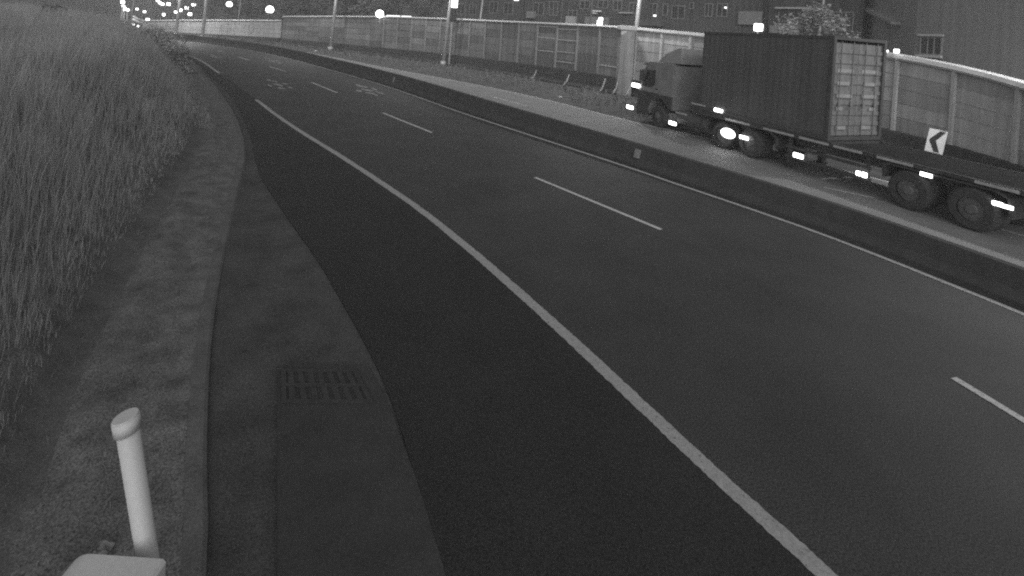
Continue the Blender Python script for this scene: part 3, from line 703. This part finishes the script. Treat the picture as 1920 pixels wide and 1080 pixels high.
# ------------------------------------------------------------------ trees, bushes and the far hill
def tree_at(px, Y, ytop, spread, lab, m_, seed, **k):
    c = ray(px, ytop, Y); return tree((c.x, c.y, 0), c.z, spread, lab, m_, seed, **k)
tree_at(1532, 27.2, 22, 1.9, 'leafy pale tree overhanging the wall behind the truck container', mat('leaf_lit', .30, .8, .4, 1.7, spec=.1), 5, leaf=.10, per=95, nclump=30, low=.66, trunk_r=.11)
G = 'dim trees beyond the far wall'
for k, (px, Y, yt, sp, lab, mm) in enumerate(((470, 92, -40, 4.5, 'dark tree left of the globe lamp above the wall step', leaf_dark), (548, 84, -30, 4.2, 'dark tree right of the globe lamp above the wall step', leaf_dark), (585, 78, -22, 2.8, 'paler tree left of the crossing street light pole', leaf_mid), (655, 76, -30, 3.4, 'dark tree right of the crossing street light pole', leaf_dark), (690, 70, -10, 2.3, 'pale lit tree left of the round wall lamp', leaf_light), (752, 74, -34, 3.5, 'dark tree right of the round wall lamp', leaf_dark), (806, 70, -26, 2.9, 'dim tree left of the lamp cabinet', leaf_mid), (400, 104, -30, 5, 'dark tree behind the lit rising row of lamps', leaf_dark))):
    tree_at(px, Y, yt, sp, lab, mm, 30+k*3, group=G, leaf=.26, per=55, nclump=26, low=.30, trunk_r=.22)
tree_at(88, 34, 12, 1.6, 'small pale leafy shrub standing over the grass at the far left', leaf_mid, 71, name='shrub', cat='shrub', leaf=.12, per=40, nclump=16, low=.3, trunk_r=.05)
bush_leaf = mat('bush_leaf', .34, .85, .3, 1.1, spec=.15)
def bush(px, py, Y, rx, rz_, lab, m_, seed):
    c = ray(px, py, Y); t = thing('bush', (c.x, c.y, 0), lab, 'bush', 'dark bushes at the end of the grass'); r = random.Random(seed)
    cl = []
    for k in range(34):
        a = r.uniform(0, 6.28); q = r.random()**.5; z = r.random()
        cl.append((Vector((math.cos(a)*rx*q*math.sqrt(1-z*z*.9), math.sin(a)*rx*q, .2+z*(c.z-.5))), .55))
    leaf_cloud(cl, 260, .055, seed).build('foliage', m_, t)
    s_ = MB()
    for k in range(6): s_.tube((r.uniform(-.3, .3), r.uniform(-.3, .3), 0), cl[k][0], .04, .01, 5)
    s_.build('stems', bark, t)
bush(300, 46, 31, 1.5, 1, 'dark rounded bush at the end of the grass where the road bends', bush_leaf, 8)
bush(262, 50, 30, 1.6, 1, 'dark wide bush left of the rounded bush', bush_leaf, 9)
bush(215, 47, 29, 1.7, 1, 'dark bush in front of the lit masts', bush_leaf, 10)
bush(328, 84, 29, .7, 1, 'low dark bush spilling down to the road edge', bush_leaf, 11)
hr = []
for j, (dy, hz) in enumerate(((0, 0), (12, 14), (30, 30), (60, 48), (110, 60))):
    hr.append([(x, 150+dy+abs(x+40)*.02, -.2+hz*(1+.35*noise.noise(Vector((x*.013, j*.7, 3))))) for x in range(-420, 421, 12)])
tag(MB().loft(hr).build('hill', mat('hill_scrub', .03, .95, .45, .12), smooth=True), kind='structure')

# ------------------------------------------------------------------ chevron sign
sc_ = ray(1755, 265, 17.3); sg = thing('chevron_sign', (sc_.x, sc_.y, 0), 'white road sign with a black chevron pointing left beside the trailer', 'road sign', rz=R(-38))
tilt = R(7)
def sp(x, z, y=0): return (x*math.cos(tilt)+z*math.sin(tilt), y, sc_.z+z*math.cos(tilt)-x*math.sin(tilt))
hw, hh = .25, .42
bp = [(-hw, -hh), (hw, -hh), (hw, hh), (-hw, hh)]
MB().hexa([sp(*p, 0) for p in bp]+[sp(*p, .03) for p in bp]).build('board', mat('sign_white', .82, .5, .06, 3), sg)
cv = [(hw*.85, hh*.94), (hw*.20, hh*.94), (-hw*.78, hh*.05), (-hw*.02, -hh*.92), (hw*.60, -hh*.92), (-.02*hw, hh*.05)]
n = 6
MB().add([sp(x, z, -.004) for x, z in cv]+[sp(x, z, -.001) for x, z in cv], [(0, 1, 2, 5), (5, 2, 3, 4)]+[(i, n+i, n+(i+1) % n, (i+1) % n) for i in range(n)]).build('chevron', mat('sign_black', .03, .5, .1, 3), sg)
MB().tube((-.12, .07, 0), sp(0, .2, .07), .04, .04, 10).build('post', pole_m, sg)

# ------------------------------------------------------------------ the lorry
TX, TY, TA = 8.03, 20.09, R(20.8)
lorry = thing('lorry', (TX, TY, 0), 'dark articulated lorry with a flat trailer driving away on the far carriageway', 'lorry', rz=-(math.pi/2)+TA)
# local frame: +x towards the tail, -y... near side is y = 0, far side is y = +2.5
td = Vector((math.sin(TA), -math.cos(TA), 0)); tn = Vector((math.cos(TA), math.sin(TA), 0))
def tl(px, py, y=0.0):
    "photo pixel -> (t along, z) on the lorry's side plane"
    o = Vector((0, 0, CH)); q = ray(px, py, 1.0)-o; p0 = Vector((TX, TY, 0))+tn*y
    k = (p0-o).dot(tn)/q.dot(tn); P = o+q*k
    return (P-p0).dot(td), P.z
cabm = mat('cab_paint', .15, .45, .25, 1.5, spec=.5); blk = mat('truck_black', .04, .6, .3, 4); rubber = mat('tyre_rubber', .040, .9, .3, 6)
steel = mat('chassis_steel', .038, .6, .3, 3); rimm = mat('rim_steel', .10, .5, .2, 4); tape = mat('reflective_tape', .30, .5, .3, 3)
wing = mat('deflector_paint', .22, .5, .2, 2)
def side(prof, y0, y1): return MB().prism(prof, 'y', y0, y1)
# cab (outline in t,z)
cab = [(-4.28, .55), (-4.32, 1.1), (-4.26, 1.75), (-3.85, 2.85), (-3.62, 3.02), (-2.2, 3.06), (-1.75, 2.95), (-1.72, .95), (-2.0, .95), (-2.1, 1.15), (-2.45, 1.32), (-2.9, 1.32), (-3.2, 1.15), (-3.35, .55)]
bmc = bmesh.new(); vs = [bmc.verts.new((p[0], .04, p[1])) for p in cab]; f_ = bmc.faces.new(vs)
ex = bmesh.ops.extrude_face_region(bmc, geom=[f_]); bmesh.ops.translate(bmc, verts=[v for v in ex['geom'] if isinstance(v, bmesh.types.BMVert)], vec=(0, 2.42, 0))
bmesh.ops.recalc_face_normals(bmc, faces=bmc.faces[:])
bmesh.ops.bevel(bmc, geom=[e for e in bmc.edges if abs(e.verts[0].co.y-e.verts[1].co.y) < .01], offset=.05, segments=2, affect='EDGES')
body = MB().bm(bmc).build('cab', cabm, lorry)
side([(-4.29, .5), (-4.295, 1.55), (-3.0, 1.55), (-3.0, 1.335), (-3.2, 1.2), (-3.40, .95), (-3.42, .5)], .012, .036).build('lower_skirt', blk, body)
side([(-2.12, 1.17), (-2.42, 1.34), (-2.98, 1.34), (-2.98, 1.55), (-1.74, 1.55), (-1.74, .96), (-2.0, .96)], .012, .036).build('lower_skirt', blk, body)
side([(-4.0, 1.80), (-3.66, 2.62), (-3.0, 2.66), (-3.0, 1.95), (-3.3, 1.80)], .010, .017).build('side_window', glassm, body)
d_ = side([(-4.05, 1.57), (-4.05, 1.78), (-3.62, 2.76), (-2.62, 2.78), (-2.62, 1.57)], .018, .036).build('door', cabm, body)
MB().box((-2.95, -.005, 1.75), (-2.75, .017, 1.8)).build('handle', blk, d_)
MB().hexa([(-4.285, .2, 1.80), (-3.90, .25, 2.78), (-3.90, 2.25, 2.78), (-4.285, 2.3, 1.80), (-4.30, .2, 1.80), (-3.92, .25, 2.79), (-3.92, 2.25, 2.79), (-4.30, 2.3, 1.80)]).build('windscreen', glassm, body)
MB().hexa([(-4.1, .1, 2.83), (-3.8, .1, 2.95), (-3.8, 2.4, 2.95), (-4.1, 2.4, 2.83), (-4.12, .1, 2.9), (-3.8, .1, 3.02), (-3.8, 2.4, 3.02), (-4.12, 2.4, 2.9)]).build('sun_visor', wing, body)
side([(-3.3, 3.06), (-2.7, 3.50), (-1.9, 3.78), (-1.72, 3.78), (-1.72, 3.07)], .35, 2.15).build('roof_deflector', wing, body)
MB().rbox((-4.42, .02, .38), (-4.22, 2.48, .85), .05).build('bumper', blk, body)
MB().rbox((-3.95, -.22, 2.05), (-3.8, -.02, 2.6), .03).tube((-3.82, -.1, 2.6), (-3.7, .1, 2.75), .02).build('mirror', blk, body)
side([(-3.55, .42), (-3.5, .95), (-3.28, 1.16), (-3.24, 1.12), (-3.40, .9), (-3.42, .42)], .0, .34).build('step', blk, body)
# tractor chassis
ch = MB()
for y in (.75, 1.6): ch.box((-3.9, y, .72), (3.5, y+.12, .98))
for x in (-3.2, -1.2, .4, 1.9, 3.3): ch.box((x, .87, .76), (x+.15, 1.6, .92))
ch.build('tractor_chassis', steel, lorry)
MB().tube((-1.45, .42, .72), (.25, .42, .72), .32, .32, 18).build('fuel_tank', mat('tank_alloy', .07, .45, .2, 3), lorry, smooth=False)
side([(.15, .62), (.15, 1.0), (.6, 1.24), (3.35, 1.24), (3.75, .95), (3.75, .62), (3.70, .62), (3.70, .93), (3.32, 1.19), (.63, 1.19), (.2, .97), (.2, .62)], .02, .68).build('mudguard', blk, lorry)
def wheel(t, y0, w=.30, r=.52, dual=False):
    c = Vector((t, 0, r)); pr = [(0, r*.55), (0, r*.86), (.04, r*.97), (.09, r), (w-.09, r), (w-.04, r*.97), (w, r*.86), (w, r*.55)]
    m_ = MB(); n_ = 24
    rows = [[(t+math.cos(2*math.pi*k/n_)*q, y0+y, r+math.sin(2*math.pi*k/n_)*q) for y, q in pr] for k in range(n_)]
    rows.append(rows[0]); m_.loft(rows)
    if dual:
        rows = [[(t+math.cos(2*math.pi*k/n_)*q, y0+.33+y, r+math.sin(2*math.pi*k/n_)*q) for y, q in pr] for k in range(n_)]; rows.append(rows[0]); m_.loft(rows)
    wl = m_.build('wheel', rubber, lorry)
    rm = MB().tube((t, y0+.06, r), (t, y0+w-.02, r), r*.56, r*.56, 20).tube((t, y0-.01, r), (t, y0+.06, r), r*.2, r*.24, 12)
    for k in range(8):
        a = k*math.pi/4; rm.tube((t+math.cos(a)*r*.38, y0+.03, r+math.sin(a)*r*.38), (t+math.cos(a)*r*.38, y0+.062, r+math.sin(a)*r*.38), .025, .025, 6)
    rm.build('rim', rimm, wl)
for t_, du in ((-2.68, 0), (1.25, 1), (2.62, 1), (7.8, 1), (9.15, 1)):
    wheel(t_, .03, dual=du); wheel(t_, 2.5-.33 if not du else 2.5-.66, dual=du)
# trailer
tr = MB()
for y in (0, 2.38): tr.box((-.35, y, 1.14), (5.7, y+.12, 1.30))
for y in (.02, 2.40): tr.box((5.7, y, 1.16), (10.9, y+.08, 1.26))
for x in (-.35, 5.45): tr.box((x, .12, 1.145), (x+.16, 2.38, 1.28))
for y in (.62, 1.72): tr.prism([(-.3, 1.14), (3.9, 1.14), (10.85, 1.14), (10.85, .82), (4.4, .78), (3.6, 1.0), (-.3, 1.0)], 'y', y, y+.16)
for k in range(12): tr.box((.2+k*.85, .78, 1.02), (.3+k*.85, 1.72, 1.135))
tr.build('trailer_bed', steel, lorry)
MB().box((5.72, .12, 1.17), (10.88, 2.38, 1.235)).box((-.18, .12, 1.17), (5.44, 2.38, 1.235)).build('deck', mat('deck_plate', .018, .95, .35, 2, spec=.05), lorry)
for x0, x1 in ((1.45, 2.6), (3.2, 4.4), (4.6, 5.6), (5.75, 6.6), (7.0, 7.9), (9.2, 10.0)):
    MB().box((x0, -.012, 1.17), (x1, -.002, 1.24)).build('reflective_strip', tape, lorry)
sg_ = MB()
for z in (.45, .78): sg_.box((4.1, .02, z), (6.85, .06, z+.09))
for x in (4.2, 5.4, 6.7): sg_.box((x, .065, .40), (x+.07, .12, 1.14))
sg_.build('side_guard', steel, lorry)
for y in (.4, 1.95):
    MB().box((3.85, y, .16), (4.0, y+.14, 1.0)).box((3.75, y-.06, .10), (4.1, y+.2, .16)).build('landing_leg', steel, lorry)
side([(7.15, .7), (7.15, 1.08), (7.3, 1.12), (9.6, 1.12), (9.85, 1.0), (9.9, .55), (9.85, .55), (9.8, .98), (9.55, 1.08), (7.32, 1.08), (7.2, 1.05), (7.2, .7)], .02, .70).build('trailer_mudguard', blk, lorry)
# lit side lamps at their places on the flank
def side_lamp(px, py, w, h, name='marker_lamp', m_=bulb, y=0, out=.05):
    t_, z_ = tl(px, py, y); t2, _ = tl(px+w/2, py, y); ww = abs(t2-t_); hh_ = h/2/F*(TY+td.y*t_)
    o = MB().rbox((t_-ww, y-out, z_-hh_), (t_+ww, y-.013, z_+hh_), min(ww, hh_)*.4).build(name, m_, lorry); return t_, z_
lampw = glow('marker_glow', 5)
for px, py, w, h in ((1348, 207, 16, 6), (1262, 231, 14, 6), (1396, 258, 17, 6), (1498, 292, 19, 8), (1611, 325, 9, 8), (1622, 328, 10, 9), (1738, 328, 24, 7), (1872, 382, 22, 8), (1890, 388, 24, 7), (1193, 160, 14, 7)):
    side_lamp(px, py, w, h, m_=lampw)
t_, z_ = tl(1370, 250); rr = .20
wk = MB().ball((t_, -.10, z_), rr, sz=.95, sub=3)
for i, v in enumerate(wk.v): wk.v[i] = (t_+(v[0]-t_)*1.75, -.14+(v[1]+.10)*.5, v[2])  # lamp body swollen to the size of its flare
wk.build('work_lamp', glow('work_glow', 4), lorry, smooth=True)
l = bpy.data.lights.new('work_lamp_light', 'POINT'); l.energy = 9; l.shadow_soft_size = .12
lo = bpy.data.objects.new('work_lamp_light', l); COL.objects.link(lo); lo.parent = lorry; lo.location = (t_, -.45, z_)
MB().rbox((-4.47, .12, .62), (-4.425, .5, .8), .02).build('headlight', lampw, lorry); MB().rbox((-4.47, 2.0, .62), (-4.425, 2.38, .8), .02).build('headlight', lampw, lorry)
side_lamp(1182, 201, 12, 6, m_=lampw)
for px, py, w in ((1278, 213, 22), (1268, 252, 34), (1310, 196, 26)): side_lamp(px, py, w, 3, 'trim_strip', tape)

# container, resting on the bed
cont = thing('shipping_container', Vector((TX, TY, 1.304)), 'dark steel shipping container on the front of the flat trailer', 'container', rz=-(math.pi/2)+TA)
contm = mat('container_paint', .070, .7, .15, .8, streak=.12); cond = mat('container_frame', .05, .6, .2, 2)
cw = MB(); H_ = 3.28; L_ = 5.56
def corr(y, s):
    rows = []; x = .12; k = 0
    while x < L_-.12:
        for dx, dy in ((0, 0), (.07, 0), (.12, .007), (.19, .007), (.24, 0)):
            rows.append([(min(x+dx, L_-.12), y+s*dy, .14), (min(x+dx, L_-.12), y+s*dy, H_-.1)])
        x += .26
    cw.loft(rows)
corr(.03, 1); corr(2.47, -1)
cw.box((.03, .06, .14), (.07, 2.44, H_-.1)); cw.box((.1, .06, H_-.09), (L_-.1, 2.44, H_-.05)); cw.box((.1, .06, .05), (L_-.1, 2.44, .12))
cw.build('wall', contm, cont)
fr = MB()
for x in (0, L_-.12):
    for y in (0, 2.38): fr.rbox((x, y, 0), (x+.12, y+.12, H_), .012)
for y in (.005, 2.415):
    fr.box((.12, y, .01), (L_-.12, y+.08, .14)); fr.box((.12, y, H_-.1), (L_-.12, y+.08, H_-.01))
for x in (.005, L_-.105):
    fr.box((x, .12, .01), (x+.1, 2.38, .13)); fr.box((x, .12, H_-.11), (x+.1, 2.38, H_-.012))
fr.build('frame', cond, cont)
doorm = mat('lit_door_tone', .125, .6, .25, 1.2, streak=.2); doorp = mat('door_placard', .21, .6, .2, 3)  # doors paler than the sides: light on the rear put into colour
rr_ = random.Random(4)
for y0, y1 in ((.13, 1.24), (1.26, 2.37)):
    m_ = MB()
    for k in range(9):
        z = .16+k*.325; m_.box((L_-.09, y0, z), (L_-.045, y1, z+.12)); m_.box((L_-.09, y0, z+.12), (L_-.07, y1, z+.325))
    dr = m_.build('door', doorm, cont)
    for x in (y0+.28, y1-.28):
        MB().tube((L_-.03, x, .16), (L_-.03, x, H_-.15), .014).box((L_-.03, x-.05, 1.1), (L_+.01, x+.05, 1.2)).build('lock_rod', mat('lock_steel', .135, .6, .2, 3), dr)
    for z, w in ((.35, .45), (.95, .3), (1.35, .7), (1.75, .55), (2.15, .75)):
        a_ = y0+.15+rr_.random()*(.8-w); MB().box((L_-.044, a_, z), (L_-.036, a_+w, z+.11)).build('placard', doorp, dr)

# ------------------------------------------------------------------ foreground: white post and cabinet
pv = mat('white_plastic', .39, .55, .05, 2, fine=.04, spec=.4)
tb = ray(275, 1040, 2.42); tp = ray(236, 800, 2.40); dd = (tp-tb).normalized()
base = tb-dd*((tb.z-.15)/dd.z)
po = thing('marker_post', base, 'white round plastic post with a cap leaning in the foreground', 'post')
top = ray(235, 780, 2.40)
MB().tube((0, 0, 0), top-base-dd*.02, .041, .047, 28).build('tube', pv, po, smooth=False)
tc_ = top-base
MB().tube(tc_-dd*.075, tc_-dd*.006, .0575, .0575, 32).tube(tc_-dd*.006, tc_, .0575, .052, 32).build('cap', pv, po)
for o in po.children:
    for p in o.data.polygons: p.use_smooth = len(p.vertices) == 4
ct = ray(222, 1042, 2.3); cb = thing('cabinet', (ct.x, ct.y, 0.1), 'pale equipment cabinet with a rounded shoulder in the bottom left corner', 'cabinet')
hz_ = ct.z-.1; w2 = .23
pr = [(-w2, 0)]+[(-w2+.10-.10*math.cos(a), hz_-.10+.10*math.sin(a)) for a in [k*math.pi/16 for k in range(9)]]+[(w2-.015, hz_), (w2, hz_-.015), (w2, 0)]
o = MB().prism(pr, 'y', -.42, 0).build('housing', mat('cabinet_paint', .40, .6, .06, 3, fine=.06), cb)
MB().box((-w2+.04, -.435, .1), (w2-.04, -.423, hz_-.15)).build('door', mat('cabinet_paint', .40), cb)
# ------------------------------------------------------------------ drain grate
gp = [at(527, 694), at(668, 694), at(700, 757), at(527, 757)]
go = (gp[0]+gp[2])/2; gr = thing('drain_grate', (go.x, go.y, .006), 'dark slotted drain grate in the gutter slab beside the road', 'drain grate')
def gq(u, v): return (gp[0].lerp(gp[1], u)).lerp(gp[3].lerp(gp[2], u), v)
gm = mat('cast_iron', .034, .7, .3, 6); fm = MB()
def gpatch(m, u0, u1, v0, v1, z0, z1):
    c = [gq(u0, v0), gq(u1, v0), gq(u1, v1), gq(u0, v1)]; m.hexa([(p.x, p.y, z0) for p in c]+[(p.x, p.y, z1) for p in c])
for a in ((0, 1, 0, .08), (0, 1, .46, .54), (0, 1, .92, 1), (0, .06, .08, .46), (0, .06, .54, .92), (.94, 1, .08, .46), (.94, 1, .54, .92)): gpatch(fm, *a, .006, .02)
fm.build('frame', gm, gr, gr.location)
for v0, v1 in ((.08, .46), (.54, .92)):
    for k in range(7):
        b = MB(); u = .06+.88*(k+.5)/7; gpatch(b, u-.035, u+.035, v0, v1, .006, .017); b.build('bar', gm, gr, gr.location)
b = MB(); gpatch(b, .06, .94, .08, .92, .0045, .0058); b.build('void_sheet', mat('grate_shade', .028), gr, gr.location)  # flat dark sheet painted for the shade beneath the bars
# litter on the verge
for px, py, s, lab in ((352, 211, .22, 'pale scrap of litter far up the verge by the grass'), (327, 288, .2, 'pale scrap of litter midway along the verge'), (146, 474, .16, 'pale scrap of litter low on the verge beside the reeds'), (195, 985, .10, 'small crumpled pale litter near the white post')):
    q = at(px, py, .3); ys = [p.y for p in reversed(kk)]; xs = [p.x for p in reversed(kk)]
    d = float(np.interp(q.y, ys, xs))-q.x; q.z = bank_z(max(0, d), q.x, q.y)+.02
    bm = bmesh.new(); bmesh.ops.create_grid(bm, x_segments=5, y_segments=5, size=s*.5)
    for v in bm.verts: v.co.z = .3*s*noise.noise(v.co*9/s*.3+Vector((px, 0, 0)))+.02
    o = MB().bm(bm).build('litter_scrap', mat('litter_pale', .13, .7, .3, 9)); o.location = q; tag(o, lab, 'litter', 'litter on the verge')

# ------------------------------------------------------------------ the night haze
hz = MB().box((-440, -70, -1.2), (440, 660, 130)).build('haze', [])
hm = bpy.data.materials.new('haze_air'); hm.use_nodes = True; t = hm.node_tree
for n_ in list(t.nodes):
    if n_.type == 'BSDF_PRINCIPLED': t.nodes.remove(n_)
pvn = t.nodes.new('ShaderNodeVolumePrincipled'); pvn.inputs['Color'].default_value = (.9, .9, .9, 1); pvn.inputs['Density'].default_value = HAZE
t.links.new(pvn.outputs[0], t.nodes['Material Output'].inputs['Volume'])
hz.data.materials.append(hm); tag(hz, kind='stuff')
